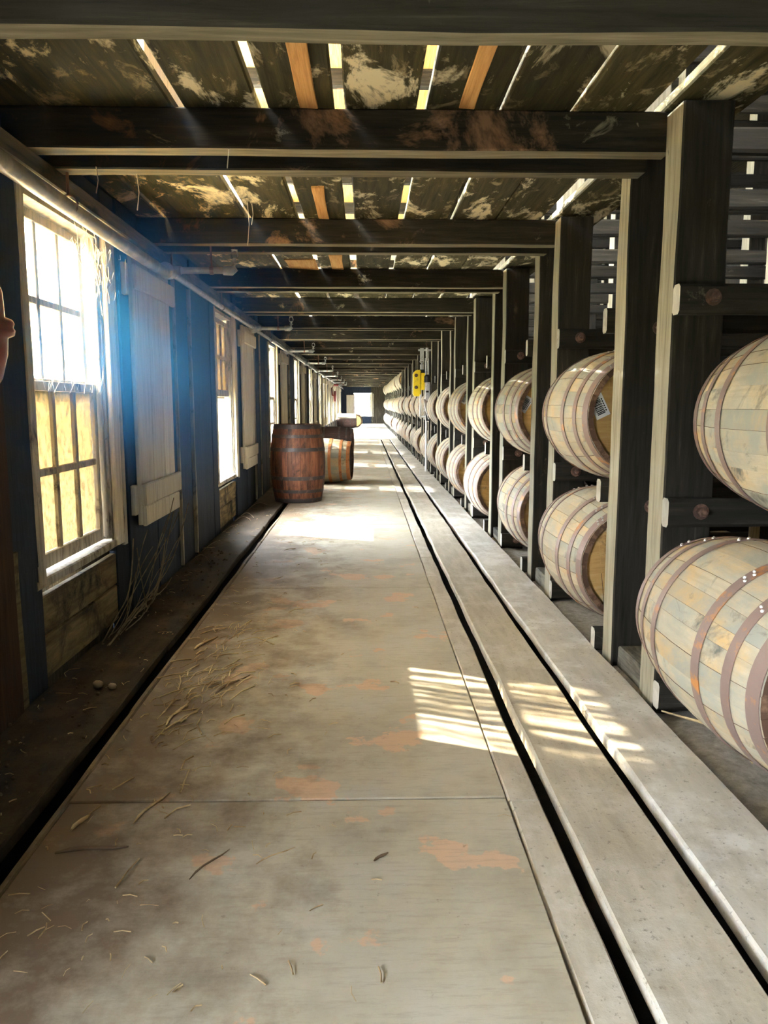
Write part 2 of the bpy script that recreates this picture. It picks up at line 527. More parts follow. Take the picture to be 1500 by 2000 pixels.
long_plank(-1.30, -0.952, 0.0, 'plankdark', amp=0.010, off=0.6)
long_plank(-0.893, -0.868, -0.004, 'plankedge', amp=0.008, off=1.4)
sheets = [-3.0, -0.45, 2.116, 4.73, 7.30, 9.9, 12.5, 15.1, 17.7, 20.3, 22.9, 25.0]
for i in range(len(sheets) - 1):
    part('floor_sheet', floor, -0.865 + 0.004 * (i % 2), 0.413, sheets[i] + .005, sheets[i + 1] - .005, -0.022, 0.0, 'sheet', bevel=0.003)
part('floor_joist', floor, -0.90, 0.44, Y_NEAR, 25.0, -0.12, -0.026, 'timberY')
long_plank(0.418, 0.512, -0.003, 'plankfloor', amp=0.008, off=2.1)
long_plank(0.556, 0.789, 0.004, 'plankfloor', amp=0.009, off=0.3)
long_plank(0.831, 1.092, 0.006, 'plankdusty', amp=0.009, off=1.7)
y = 25.0
i = 0
while y < Y_END:
    w = 0.30 + 0.06 * ((i * 7) % 3)
    part('cross_plank', floor, -1.30, 1.10, y + .004, min(y + w, Y_END) - .004, -0.03, 0.012, 'plankdusty', bevel=0.004)
    y += w; i += 1
# rough earth under the ricks
bm = bmesh.new()
nx, ny = 22, 150
V = []
for a in range(nx + 1):
    col = []
    for b in range(ny + 1):
        x = 1.112 + (3.4 - 1.112) * (a / nx) ** 1.5
        yy = Y_NEAR + (Y_END - Y_NEAR) * (b / ny) ** 1.6
        z = -0.035 + 0.022 * mnoise.fractal(Vector((x * 5, yy * 5, 0)), 1.0, 2.0, 3) if a else -0.06
        col.append(bm.verts.new((x, yy, z)))
    V.append(col)
for a in range(nx):
    for b in range(ny):
        bm.faces.new((V[a][b], V[a + 1][b], V[a + 1][b + 1], V[a][b + 1]))
link('earth', bm_mesh('earth', bm, 'dirt', True), floor, kind='stuff')

# ------------------------------------------------------------------ ceiling (the platform above)
ceiling = empty('ceiling', kind='structure')
gaps = [(-1.16, 0.018), (-0.968, 0.0), (-0.66, 0.05), (-0.366, 0.06), (-0.088, 0.06), (0.212, 0.055), (0.495, 0.045), (0.770, 0.03), (1.078, 0.07)]
edges = [(-1.32, -1.169), (-1.151, -0.69), (-0.655, -0.385), (-0.345, -0.105), (-0.062, 0.198), (0.232, 0.488), (0.512, 0.765), (0.785, 1.045), (1.105, 1.40)]
y0 = Y_NEAR
k = 0
while y0 < Y_END:
    y1 = min(y0 + 2 * P, Y_END)
    for i, (a, b) in enumerate(edges):
        d = random.uniform(-.008, .008)
        w = random.uniform(-.006, .006)
        part('plank', ceiling, a + d, b + d * .5 + w * .3, y0 + .003, y1 - .003, Z_CEIL, Z_CEIL + 0.042, 'ceil', rough='Y', seed=(i + k) % 6, seg=10, amp=0.004)
    y0 = y1; k += 1
# bare pine scars on two planks
for (xa, xb, ya, yb) in ((-0.235, -0.165, 2.2, 2.98), (0.345, 0.405, 2.2, 2.97), (-0.265, -0.2, 4.0, 4.67), (-0.60, -0.36, 5.95, 6.35), (-0.26, -0.16, 5.75, 6.38)):
    part('fresh_board', ceiling, xa, xb, ya, yb, Z_CEIL - 0.006, Z_CEIL + 0.004, 'ceil_orange', rough='Y', seed=3, amp=0.01)
for k in range(-1, 25):
    ya = YA0 + 0.185 + P * k
    part('beam', ceiling, -1.32, 1.12 + 0.02, ya, ya + 0.10, Z_BEAM, Z_CEIL, ('beam', 'beamlit'), rough='X', seed=k % 4, seg=14, amp=0.004, sides=(0,))
    part('beam', ceiling, -1.32, 1.12 + 0.02, ya + 0.26, ya + 0.355, Z_BEAM, Z_CEIL, ('beam', 'beamlit'), rough='X', seed=(k + 2) % 4, seg=14, amp=0.004, sides=(0,))
# the low timber right over the camera
part('low_beam', ceiling, -1.32, 1.7, 1.435, 1.50, 1.794, 2.10, ('postdarkX', 'beamlit'), rough='X', seed=9, seg=14, amp=0.006, sides=(0,))
# floor above: boards of the next platform and its joists
roof = empty('roof', kind='structure')
part('roof_deck', roof, -1.6, 6.2, Y_NEAR, Y_END, 4.62, 4.70, 'timberY')
for i in range(9):
    x = -1.3 + i * 0.31
    for j in range(7):
        part('plank', roof, x, x + 0.27, Y_NEAR + j * 6.7, Y_NEAR + j * 6.7 + 6.68, 4.40, 4.44, 'ceil_orange' if (i * 5 + j) % 3 else 'white')
for k in range(25):
    ya = YA0 + 0.185 + P * k
    part('beam', roof, -1.32, 1.14, ya, ya + 0.10, 4.24, 4.40, 'beam', rough='X', seed=k % 4, seg=14, amp=0.004)

# ------------------------------------------------------------------ left wall
wall = empty('wall_left', kind='structure')


WIN_YS = [WIN0 + WIN_P * q for q in range(-1, 6)]
while WIN_YS[-1] + WIN_P / 2 + 1.0 < Y_END:      # in-between windows added towards the far end to brighten its floor
    WIN_YS.append(WIN_YS[-1] + WIN_P / 2)


def win_y(k):
    return WIN_YS[k + 1]


def boards(y0, y1, z0, z1, mat='wallboard', wmin=0.18, wmax=0.42):
    y = y0
    while y < y1 - 1e-4:
        w = min(random.uniform(wmin, wmax), y1 - y)
        if y1 - (y + w) < 0.1:
            w = y1 - y
        d = random.uniform(0, .022)
        part('board', wall, WALL_X - 0.03, WALL_X + d, y + .002, y + w - .002, z0, z1, mat, bevel=0.004)
        y += w


boards(Y_NEAR, win_y(W_FIRST) - 0.05, -0.1, Z_CEIL)
assert len(WIN_YS) == N_WIN + 1, len(WIN_YS)
for k in range(W_FIRST, N_WIN):
    a = win_y(k) + WIN_W + 0.05
    b = win_y(k + 1) - 0.05 if k < N_WIN - 1 else Y_END
    boards(a, b, -0.1, Z_CEIL)
    wy0, wy1 = win_y(k) - 0.05, win_y(k) + WIN_W + 0.05
    for j in range(2):
        part('panel_board', wall, WALL_X - 0.035, WALL_X + 0.004 * j, wy0, wy1, 0.005 + 0.19 * j, 0.19 + 0.17 * j, 'wallpanel', rough='Y', seed=k % 3 + j, amp=0.006)
    part('header_board', wall, WALL_X - 0.03, WALL_X, wy0, wy1, WIN_Z1 + 0.03, Z_CEIL, 'wallboard')
for k in range(0, 6):
    for dy in (2.30, 2.78):
        part('lit_batten_edge', wall, WALL_X, WALL_X + .034, win_y(k) + dy, win_y(k) + dy + .016, 0.0, 1.99, 'frame', rough='Z', seed=k % 3, amp=0.004)  # pale strip painted in for a board edge catching light
part('girt', wall, -1.32, -1.225, Y_NEAR, Y_END, 2.0, 2.076, 'rail' + 'Y', rough='Y', seed=2, seg=40, amp=0.008)
part('outer_sheathing', wall, WALL_X - 0.22, WALL_X - 0.17, Y_NEAR, win_y(W_FIRST) - 0.02, -0.5, 2.7, 'timberZ')
for k in range(W_FIRST, N_WIN):
    a = win_y(k) + WIN_W + 0.02
    b = win_y(k + 1) - 0.02 if k < N_WIN - 1 else Y_END + 0.2
    part('outer_sheathing', wall, WALL_X - 0.22, WALL_X - 0.17, a, b, -0.5, 2.7, 'timberZ')
    part('outer_sheathing', wall, WALL_X - 0.22, WALL_X - 0.17, win_y(k) - 0.02, a, -0.5, WIN_Z0 - 0.04, 'timberZ')
    part('outer_sheathing', wall, WALL_X - 0.22, WALL_X - 0.17, win_y(k) - 0.02, a, WIN_Z1 + 0.04, 2.7, 'timberZ')
part('brown_post', wall, WALL_X, -1.285, 2.45, 2.80, -0.02, 2.0, 'brownpost', rough='Z', seed=1)
part('lit_edge_strip', wall, -1.325, -1.296, 2.803, 2.86, 0.0, 0.60, 'wallpanel', rough='Z', seed=2)  # paler strip stands in for the lit edge of the brown post
part('broken_board', wall, WALL_X, -1.312, 2.87, 3.10, 0.50, 1.30, 'wallboard', rough='Z', seed=4, amp=0.012)
part('broken_board', wall, WALL_X, -1.312, 2.87, 3.06, 1.30, 2.0, 'wallboard', rough='Z', seed=5, amp=0.012)
# upper storey wall, wide window openings that light the floor above
for k in range(-2, 12):
    a = WIN0 + WIN_P * k + 1.9
    part('upper_wall_panel', wall, WALL_X - 0.12, WALL_X, a, a + WIN_P - 2.6, 2.26, 4.62, 'white')
part('upper_pane', wall, WALL_X - 0.07, WALL_X - 0.066, Y_NEAR, Y_END, 2.60, 4.30, 'pane_clear', bevel=0)
part('upper_sill', wall, WALL_X - 0.12, WALL_X, Y_NEAR, Y_END, 2.26, 2.60, 'wallboard')
part('upper_lintel', wall, WALL_X - 0.12, WALL_X, Y_NEAR, Y_END, 4.30, 4.62, 'wallboard')

# other walls, away from the light
wr = empty('wall_right', kind='structure')
for j in range(12):
    part('board_panel', wr, 5.9, 5.96, Y_NEAR + j * 3.95, Y_NEAR + j * 3.95 + 3.94, -0.2, 4.62, 'postdark')
wb = empty('wall_back', kind='structure')
for j in range(10):
    part('board_panel', wb, -1.45 + j * 0.75, -1.45 + j * 0.75 + 0.74, Y_NEAR - 0.1, Y_NEAR - 0.03, -0.2, 4.62, 'timberZ')
wf = empty('wall_far', kind='structure')
FWX0, FWX1, FWZ0, FWZ1 = -0.56, 0.32, 0.46, 1.68
part('board', wf, -1.45, FWX0 - 0.05, Y_END, Y_END + 0.08, -0.1, 4.62, 'wallboard')
for j in range(3):
    part('board', wf, FWX1 + 0.05 + j * .32, FWX1 + 0.05 + j * .32 + .31, Y_END, Y_END + 0.08 - .02 * j, -0.1, 4.62, 'timberZ')
part('board', wf, FWX1 + 1.0, 6.0, Y_END, Y_END + 0.08, -0.1, 4.62, 'wallboard')
part('backing', wf, FWX1 + 0.04, 1.5, Y_END + 0.085, Y_END + 0.12, -0.1, 4.62, 'timberZ')
part('board', wf, FWX0 - 0.05, FWX1 + 0.05, Y_END, Y_END + 0.08, -0.1, FWZ0 - 0.04, 'wallboard')
part('board', wf, FWX0 - 0.05, FWX1 + 0.05, Y_END, Y_END + 0.08, FWZ1 + 0.04, 4.62, 'wallboard')
part('pale_shutter', wf, -1.02, -0.62, Y_END - 0.05, Y_END - 0.01, 0.5, 1.62, 'white')


# ------------------------------------------------------------------ windows
def sash(win, x0, x1, z0, z1, yd, pane, detail, cols=3, rows=2):
    """local x along the wall, y outward, z up"""
    root = empty('sash'); root.parent = win; root.location = (0, yd, 0)
    st = 0.042
    bm = bmesh.new()
    add_box(bm, x0, x0 + st, -.018, .018, z0, z1); add_box(bm, x1 - st, x1, -.018, .018, z0, z1)
    add_box(bm, x0 + st, x1 - st, -.018, .018, z0, z0 + st * 1.5); add_box(bm, x0 + st, x1 - st, -.018, .018, z1 - st, z1)
    bmesh.ops.bevel(bm, geom=bm.edges[:], offset=.003, segments=1, affect='EDGES')
    link('sash_frame', bm_mesh('sash_frame', bm, 'frame'), root)
    ix0, ix1, iz0, iz1 = x0 + st, x1 - st, z0 + st * 1.5, z1 - st
    mw = 0.032
    pw, ph = (ix1 - ix0) / cols, (iz1 - iz0) / rows
    mb = bmesh.new()
    for c in range(1, cols):
        if detail:
            link('muntin', box_mesh(mw, .026, iz1 - iz0, 'frame', .003), root, (ix0 + pw * c, 0, (iz0 + iz1) / 2))
        else:
            add_box(mb, ix0 + pw * c - mw / 2, ix0 + pw * c + mw / 2, -.013, .013, iz0, iz1)
    for r in range(1, rows):
        if detail:
            link('muntin', box_mesh(ix1 - ix0, .024, mw, 'frame', .003), root, ((ix0 + ix1) / 2, 0, iz0 + ph * r))
        else:
            add_box(mb, ix0, ix1, -.012, .012, iz0 + ph * r - mw / 2, iz0 + ph * r + mw / 2)
    if detail:
        mb.free()
    else:
        link('muntins', bm_mesh('muntins', mb, 'frame'), root, kind='stuff')
    if detail:
        for c in range(cols):
            for r in range(rows):
                link('pane', box_mesh(pw - .002, .003, ph - .002, pane, 0), root, (ix0 + pw * (c + .5), .004, iz0 + ph * (r + .5)))
    else:
        link('pane', box_mesh(ix1 - ix0, .003, iz1 - iz0, pane, 0), root, ((ix0 + ix1) / 2, .004, (iz0 + iz1) / 2))


def window(i, origin, rotz, w, z0, z1, detail, raised=False, shutter=True, low_pane='pane_dirty'):
    win = empty('window_%d' % i, kind='structure')  # window_1 (unseen) and the in-between far windows are added for floor light
    win.location = origin; win.rotation_euler = (0, 0, rotz)
    # jamb lining, casing, sill
    bm = bmesh.new()
    add_box(bm, -.03, 0, -.005, .2, z0 - .03, z1 + .03); add_box(bm, w, w + .03, -.005, .2, z0 - .03, z1 + .03)
    add_box(bm, -.03, w + .03, -.005, .2, z1, z1 + .03)
    link('jamb', bm_mesh('jamb', bm, 'frame'), win)
    link('sill', rough_box(w + .2, .14, .04, 'frame', 'X', .005, 8, i % 3), win, (w / 2, .05, z0 - .03))
    link('casing', rough_box(.10, .03, z1 - z0 + .12, 'white', 'Z', .004, 10, i % 3), win, (w + .075, -.018, (z0 + z1) / 2 + .02))
    link('casing', rough_box(.055, .026, z1 - z0 + .08, 'frame', 'Z', .005, 10, i % 3 + 1), win, (w + .165, -.016, (z0 + z1) / 2 - .02))
    link('casing', rough_box(.07, .026, z1 - z0 + .06, 'frame', 'Z', .005, 10, i % 3 + 2), win, (-.05, -.010, (z0 + z1) / 2))
    link('stop', box_mesh(.025, .03, z1 - z0, 'frame'), win, (w - .013, .02, (z0 + z1) / 2))
    zm = (z0 + z1) / 2 + .02
    sash(win, .01, w - .03, zm - .03, z1 - .005, .085, 'pane_clear', detail)
    if raised:
        sash(win, .01, w - .03, zm - .01, z1 - .03, .045, 'pane_dirty', detail)
    else:
        sash(win, .01, w - .03, z0, zm + .02, .045, low_pane, detail)
    if shutter:
        sh = empty('shutter'); sh.parent = win
        sx, sw = w + .38, .80
        sh.location = (sx, -.045, 0)
        for j, (a, b) in enumerate(((0, .28), (.285, .55), (.555, sw))):
            link('shutter_board', rough_box(b - a, .026, z1 - z0 + .01 - .02 * (j == 0), 'white', 'Z', .003, 8, j + i % 2), sh, ((a + b) / 2, 0, (z0 + z1) / 2 + .005))
        link('cleat', rough_box(sw + .05, .026, .125, 'white', 'X', .005, 8, i % 3), sh, (sw / 2 + .02, -.026, z0 + .18))
        link('cleat', rough_box(sw - .02, .024, .115, 'white', 'X', .005, 8, i % 3 + 1), sh, (sw / 2, -.025, z0 + .06))
        link('cleat', rough_box(sw + .05, .026, .13, 'white', 'X', .005, 8, i % 3 + 2), sh, (sw / 2 + .02, -.026, z1 - .12))
        for zz in (z0 + .16, z1 - .14):
            link('hinge_block', box_mesh(.05, .03, .17, 'white', .005), sh, (-.055, .012, zz))
    return win


for k in range(W_FIRST, N_WIN):
    window(k - W_FIRST + 1, (WALL_X, win_y(k), 0), PI / 2, WIN_W, WIN_Z0, WIN_Z1, 0 <= k < 3, raised=(k in (-1, 1) or k > 6), shutter=k < 6 or k % 2 == 0, low_pane='pane_dirty' if k < 2 else 'pane_clear')  # unseen near window and far ones get raised sashes to brighten the floor
window(N_WIN - W_FIRST + 1, (FWX0, Y_END, 0), 0, FWX1 - FWX0, FWZ0, FWZ1, False, shutter=False, low_pane='pane_clear')


# daylight portals in the openings (they only help the renderer find the sky)
def portal(x, y, z, sx, sz):
    ld = bpy.data.lights.new('portal', 'AREA')
    ld.shape = 'RECTANGLE'; ld.size = sx; ld.size_y = sz
    ld.cycles.is_portal = True
    o = bpy.data.objects.new('portal', ld)
    o.location = (x, y, z)
    o.rotation_euler = (PI / 2, 0, -PI / 2)
    COL.objects.link(o)


for k in range(W_FIRST, N_WIN):
    portal(WALL_X - 0.24, win_y(k) + WIN_W / 2, (WIN_Z0 + WIN_Z1) / 2, WIN_W, WIN_Z1 - WIN_Z0)
portal(WALL_X - 0.14, (Y_NEAR + Y_END) / 2, 3.45, Y_END - Y_NEAR, 1.7)


# ================================================================== BARREL RICK
RAIL_TOPS = (0.095, 0.803, 1.570, 2.34, 3.11, 3.88)
PX0, PX1 = 1.12, 1.305


def bolt_mesh():
    if 'bolt' not in MESH:
        bm = bmesh.new()
        lathe(bm, [(.030, 0), (.030, -.006)], 12, 1)
        lathe(bm, [(.019, -.006), (.019, -.024), (.011, -.026), (.011, -.042), (.008, -.045)], 6, 1)
        MESH['bolt'] = bm_mesh('bolt', bm, 'bolt')
    return MESH['bolt']


def rail(parent, x0, x1, yc, top, near, seed, detail):
    th, h = 0.062, 0.105
    yy = yc
    r = link('rail', rough_box(x1 - x0, th, h, ('postdarkX', 'endlit'), 'X', .005, 14, seed % 4, .012, (), True), parent, ((x0 + x1) / 2, yy, top - h / 2))
    if detail and near:
        link('bolt', bolt_mesh(), r, (x0 + .12 - (x0 + x1) / 2, -th / 2 + .002, .005))


def frame(k):
    ya = YA0 + P * k
    if k == -1:
        label = 'dark timber rick frame beside the camera, holding the near end of the closest barrels'
    elif k <= 6:
        label = '%s dark timber rick frame from the camera in the row beyond the floor planks' % ORD[k]
    else:
        label = 'distant timber rick frame beyond the yellow hoist, crowded towards the end wall'
    f = empty('rick_frame', (1.2, ya, 0), label=label, cat='rick frame', group='timber rick frames along the aisle')
    d = k < 5
    top = 2.20
    for (y0, y1, s) in ((.03, .185, k % 3), (.55, .69, k % 3 + 1)):
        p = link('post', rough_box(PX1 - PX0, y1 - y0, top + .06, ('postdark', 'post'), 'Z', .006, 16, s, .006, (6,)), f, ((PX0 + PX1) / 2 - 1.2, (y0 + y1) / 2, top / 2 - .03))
        if d and y0 > 0.3:
            for zz in (0.70, 1.47):
                link('bolt', bolt_mesh(), p, (.05, -.0875, zz - top / 2 + .03))
    for x in (2.75, 4.2):
        for (y0, y1, s) in ((0, .185, 0), (.55, .725, 1)):
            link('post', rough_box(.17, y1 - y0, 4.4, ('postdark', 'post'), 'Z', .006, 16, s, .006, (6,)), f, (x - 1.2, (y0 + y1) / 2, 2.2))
    for j, t in enumerate(RAIL_TOPS):
        x1 = 4.6
        x0 = 1.115 if j < 3 else 1.42
        rail(f, x0 - 1.2, x1 - 1.2, -.002, t, True, k + j, d)
        rail(f, x0 - 1.2 - (.03 if j < 3 else 0), x1 - 1.2, .69 + .032, t, False, k + j + 1, False)
    # block on the earth under each pair of posts
    link('footing_block', rough_box(.16, .30, .10, 'railY', 'Y', .006, 6, k % 3), f, (0.02, .37, .015))
    link('upper_post', rough_box(.17, .185, 2.3, 'post', 'Z', .006, 8, 2, .006), f, (1.62 - 1.2, .0925, 3.45))
    return f


frames = [frame(k) for k in range(-1, 24)]

# ================================================================== BARRELS
BL, R0, R1 = 0.91, 0.272, 0.325


def br(z):
    t = z / BL
    return R0 + (R1 - R0) * (1 - (2 * t - 1) ** 2)


rs = random.Random(5)
_w = [rs.uniform(.75, 1.3) for _ in range(28)]
_tot = sum(_w)
STAVES = []
_a = 0
for w in _w:
    STAVES.append((_a, _a + 2 * PI * w / _tot)); _a += 2 * PI * w / _tot


def stave_mesh(i, mat):
    key = ('stave', i, mat)
    if key in MESH:
        return MESH[key]
    a0, a1 = STAVES[i]
    g = 0.0004 / R1
    a0 += g; a1 -= g
    bm = bmesh.new()
    rows = []
    nseg = 8
    pr = (i * 37 % 5 - 2) * 0.0005
    for q in range(nseg + 1):
        z = BL * q / nseg
        r = br(z) + pr
        ri = r - .026
        row = [bm.verts.new((r * math.cos(a), r * math.sin(a), z)) for a in (a0, (a0 + a1) / 2, a1)]
        row += [bm.verts.new((ri * math.cos(a), ri * math.sin(a), z)) for a in (a1, a0)]
        rows.append(row)
    for q in range(nseg):
        A, B = rows[q], rows[q + 1]
        for c in range(5):
            f = bm.faces.new((A[c], A[(c + 1) % 5], B[(c + 1) % 5], B[c]))
            f.smooth = c < 2
            f.material_index = 0 if c < 2 else 1
    f = bm.faces.new(rows[0][::-1]); f.material_index = 1
    f = bm.faces.new(rows[-1]); f.material_index = 1
    bm.edges.ensure_lookup_table()
    for e in bm.edges:
        if len(e.link_faces) == 2 and e.link_faces[0].smooth != e.link_faces[1].smooth:
            e.smooth = False
    MESH[key] = bm_mesh('stave', bm, [mat, 'chime'])
    return MESH[key]


def shell_mesh(mat, seg=28):
    key = ('shell', mat)
    if key not in MESH:
        bm = bmesh.new()
        prof = [(br(BL * q / 10), BL * q / 10) for q in range(11)]
        lathe(bm, prof + [(br(BL) - .026, BL)] + [(br(BL * q / 10) - .026, BL * q / 10) for q in range(10, -1, -1)], seg, closed=True)
        for f in bm.faces:
            c = f.calc_center_median()
            f.material_index = 0 if math.hypot(c.x, c.y) > br(c.z) - .010 else 1
            f.smooth = True
        MESH[key] = bm_mesh('shell', bm, [mat, 'chime'])
    return MESH[key]


HOOPS = [(0.003, 0.052), (0.118, 0.155), (0.268, 0.310)]
HOOPS += [(BL - b, BL - a) for a, b in HOOPS]


def hoop_mesh(i, mat, detail):
    rivets = detail and mat == 'hoop'
    key = ('hoop', i, mat, detail)
    if key not in MESH:
        bm = bmesh.new()
        a, b = HOOPS[i]
        t = .0025
        e = .0012
        lathe(bm, [(br(a) + e, a), (br(a) + e + t, a), (br((a + b) / 2) + e + t, (a + b) / 2), (br(b) + e + t, b), (br(b) + e, b)],
              56 if detail else 28, closed=True)
        for f in bm.faces:
            f.smooth = False
        if rivets:
            for (da, dz) in ((0, .3), (.03, .7), (.10, .3), (.13, .7)):
                z = a + (b - a) * dz
                r = br(z) + e + t
                ang = -PI / 2 + (i - 2.5) * .16 + da - .25
                c = Vector((r * math.cos(ang), r * math.sin(ang), z))
                ret = bmesh.ops.create_icosphere(bm, subdivisions=1, radius=.0062, matrix=Matrix.Translation(c))
                for v in ret['verts']:
                    for f in v.link_faces:
                        f.material_index = 1
        MESH[key] = bm_mesh('hoop', bm, [mat, 'rivet'])
    return MESH[key]


def head_mesh(mat, top):
    key = ('head', mat, top)
    if key not in MESH:
        bm = bmesh.new()
        z = BL - .032 if top else .032
        r = R0 - .018
        n = 6
        for j in range(n):
            x0 = -r + 2 * r * j / n + .0008; x1 = -r + 2 * r * (j + 1) / n - .0008
            pts = []
            for s in (1, -1):
                xs = [x0 + (x1 - x0) * q / 4 for q in range(5)]
                if s < 0:
                    xs = xs[::-1]
                pts += [(x, s * math.sqrt(max(r * r - x * x, 1e-8))) for x in xs]
            zo = z + (1 if top else -1) * ((j * 29) % 3) * .0006
            vv = [bm.verts.new((x, y, zo)) for x, y in pts]
            f = bm.faces.new(vv)
        bmesh.ops.remove_doubles(bm, verts=bm.verts[:], dist=1e-6)
        MESH[key] = bm_mesh('head', bm, mat)
    return MESH[key]


def tag_mesh():
    if 'tag' not in MESH:
        bm = bmesh.new()
        add_box(bm, -.034, .034, -.055, .055, -.0015, .0015)
        MESH['tag'] = bm_mesh('tag', bm, 'tag')
        bm = bmesh.new()
        y = -.040
        r2 = random.Random(3)
        while y < .036:
            w = r2.choice((.0018, .0034, .005))
            add_box(bm, -.022, .016, y, y + w, -.0032, -.0016)
            y += w + r2.choice((.0018, .003))
        for q in range(6):
            add_box(bm, .020, .026, -.03 + q * .011, -.03 + q * .011 + .007, -.0032, -.0016)
        MESH['bars'] = bm_mesh('bars', bm, 'ink')
    return MESH['tag'], MESH['bars']


def barrel(name, mw, label, group, detail=True, stave='stave', hoop='hoop', head='head', tags=None, cat='barrel'):
    b = empty(name, mat=mw, label=label, cat=cat, group=group)
    if detail:
        for i in range(len(STAVES)):
            link('stave', stave_mesh(i, stave), b)
    else:
        link('staves', shell_mesh(stave), b, kind='stuff')
    for i in range(6):
        link('hoop', hoop_mesh(i, hoop, detail), b)
    link('head', head_mesh(head, False), b)
    link('head', head_mesh(head, True), b)
    if tags:
        dx, dz, ang = tags
        a, c = tag_mesh()
        t = link('barcode_label', a, b, (dx, -dz, .027), (0, 0, ang), label='white paper label printed with a black barcode')
        link('barcode', c, t)
    return b


def lie_y(x, y, z, spin=0.0):
    return Matrix.Translation((x, y, z)) @ Matrix.Rotation(-PI / 2, 4, 'X') @ Matrix.Rotation(spin, 4, 'Z')


LOWX = [1.285, 1.295, 1.345, 1.295, 1.30, 1.32, 1.33]
UPX = [1.46, 1.30, 1.31, 1.325, 1.31, 1.32, 1.33]
TAG_UP = {1: (-.245 + .005, .06, -.35), 2: (-.215, .07, .5), 4: (-.20, .12, .45)}
TAG_UP = {1: (1.115 - 1.33, .045, -.45), 2: (1.115 - 1.335, .055, .55), 4: (1.13 - 1.325, .11, .5)}
TAG_LOW = {5: (1.13 - 1.34 + .03, -.07, .0)}
TRAIT_L = ['grey-smudged, cut by the picture edge', 'with plain brown head half hidden',
           'with dark rim and split head', 'its rim black and hollow',
           'with a speckled pale head', 'with a low white label', 'beside the white hoist pipe']
TRAIT_U = ['cut by the picture edge', 'with a large barcode label', 'with a tilted barcode label',
           'with a bare dark-rimmed head', 'with a small barcode label', 'showing a thin bare rim', 'behind the hoist control box']
for k in range(24):
    y = 1.845 + P * k
    for tier, z in ((0, .385), (1, 1.092)):
        if k < 7:
            x = (LOWX if tier == 0 else UPX)[k]
            tr = (TRAIT_L if tier == 0 else TRAIT_U)[k]
            lab = '%s oak barrel from the camera on the %s rail, %s' % (ORD[k], 'bottom' if tier == 0 else 'second', tr)
        else:
            x = 1.33 + random.uniform(-.03, .03)
            lab = 'pale oak barrel far along the %s rail, past the yellow hoist' % ('bottom' if tier == 0 else 'second')
        tg = (TAG_LOW if tier == 0 else TAG_UP).get(k)
        spin = 0.0 if tg else random.uniform(-.35, .35)
        barrel('oak_barrel', lie_y(x, y + random.uniform(-.012, .012), z, spin), lab,
               'oak barrels on the %s rail' % ('bottom' if tier == 0 else 'second'), detail=k < 5, tags=tg)
for k in range(13, 24):
    barrel('oak_barrel', lie_y(1.33 + random.uniform(-.03, .03), 1.845 + P * k, 1.862, random.uniform(-.3, .3)),
           'small pale oak barrel on the topmost rail near the end wall', 'oak barrels on the top rail', detail=False)
# barrels standing in the aisle
barrel('dark_barrel', Matrix.Translation((-.795, 9.15, .0)) @ Matrix.Rotation(.3, 4, 'Z'),
       'dark reddish-brown barrel standing upright on the floor by the left wall', 'barrels left in the aisle',
       True, 'darkstave', 'blackhoop', 'darkstave')
barrel('banded_barrel', Matrix.Translation((-1.095, 11.3, .325)) @ Matrix.Rotation(-.10, 4, 'Z') @ Matrix.Rotation(PI / 2, 4, 'Y') @ Matrix.Rotation(1.0, 4, 'Z'),
       'pale barrel with orange hoops lying on its side behind the upright dark barrel', 'barrels left in the aisle',
       True, 'stave', 'orangehoop', 'blackstave')
barrel('dark_barrel', Matrix.Translation((-1.16, 17.0, .325)) @ Matrix.Rotation(-.06, 4, 'Z') @ Matrix.Rotation(PI / 2, 4, 'Y'),
       'blackened barrel lying on its side, showing above the orange-hooped barrel', 'barrels left in the aisle',
       False, 'blackstave', 'blackhoop', 'blackstave')
barrel('dark_barrel', Matrix.Translation((-1.28, 36.0, .325)) @ Matrix.Rotation(PI / 2, 4, 'Y'),
       'dark barrel near the end wall with pale sacking laid on top', None, False, 'blackstave', 'blackhoop', 'blackstave')
barrel('amber_barrel', lie_y(-.42, 36.9, .325), 'amber barrel lying beyond the pale-topped barrel at the far end', None,
       False, 'amber', 'blackhoop', 'amber')
bm = bmesh.new()  # pale cap added in place of a bright, sunlit window sill
G = []
for a in range(13):
    row = []
    for b in range(9):
        u, v = a / 12 * .86 - .43, b / 8 * 2 - 1
        th = v * 1.1
        r = .335 + .012 * mnoise.noise(Vector((u * 6, v * 3, 1)))
        row.append(bm.verts.new((u, r * math.sin(th), r * math.cos(th) + .03 * (1 - abs(v)))))
    G.append(row)
for a in range(12):
    for b in range(8):
        bm.faces.new((G[a][b], G[a + 1][b], G[a + 1][b + 1], G[a][b + 1]))
bmesh.ops.solidify(bm, geom=bm.faces[:], thickness=.008)
tag(link('sunpatch', bm_mesh('sunpatch', bm, 'sunlit_sill', True), None, (-.82, 36.0, .325)), 'pale sacking put in for a sunlit sill over the dark barrel at the far end', 'sunlit_sill')

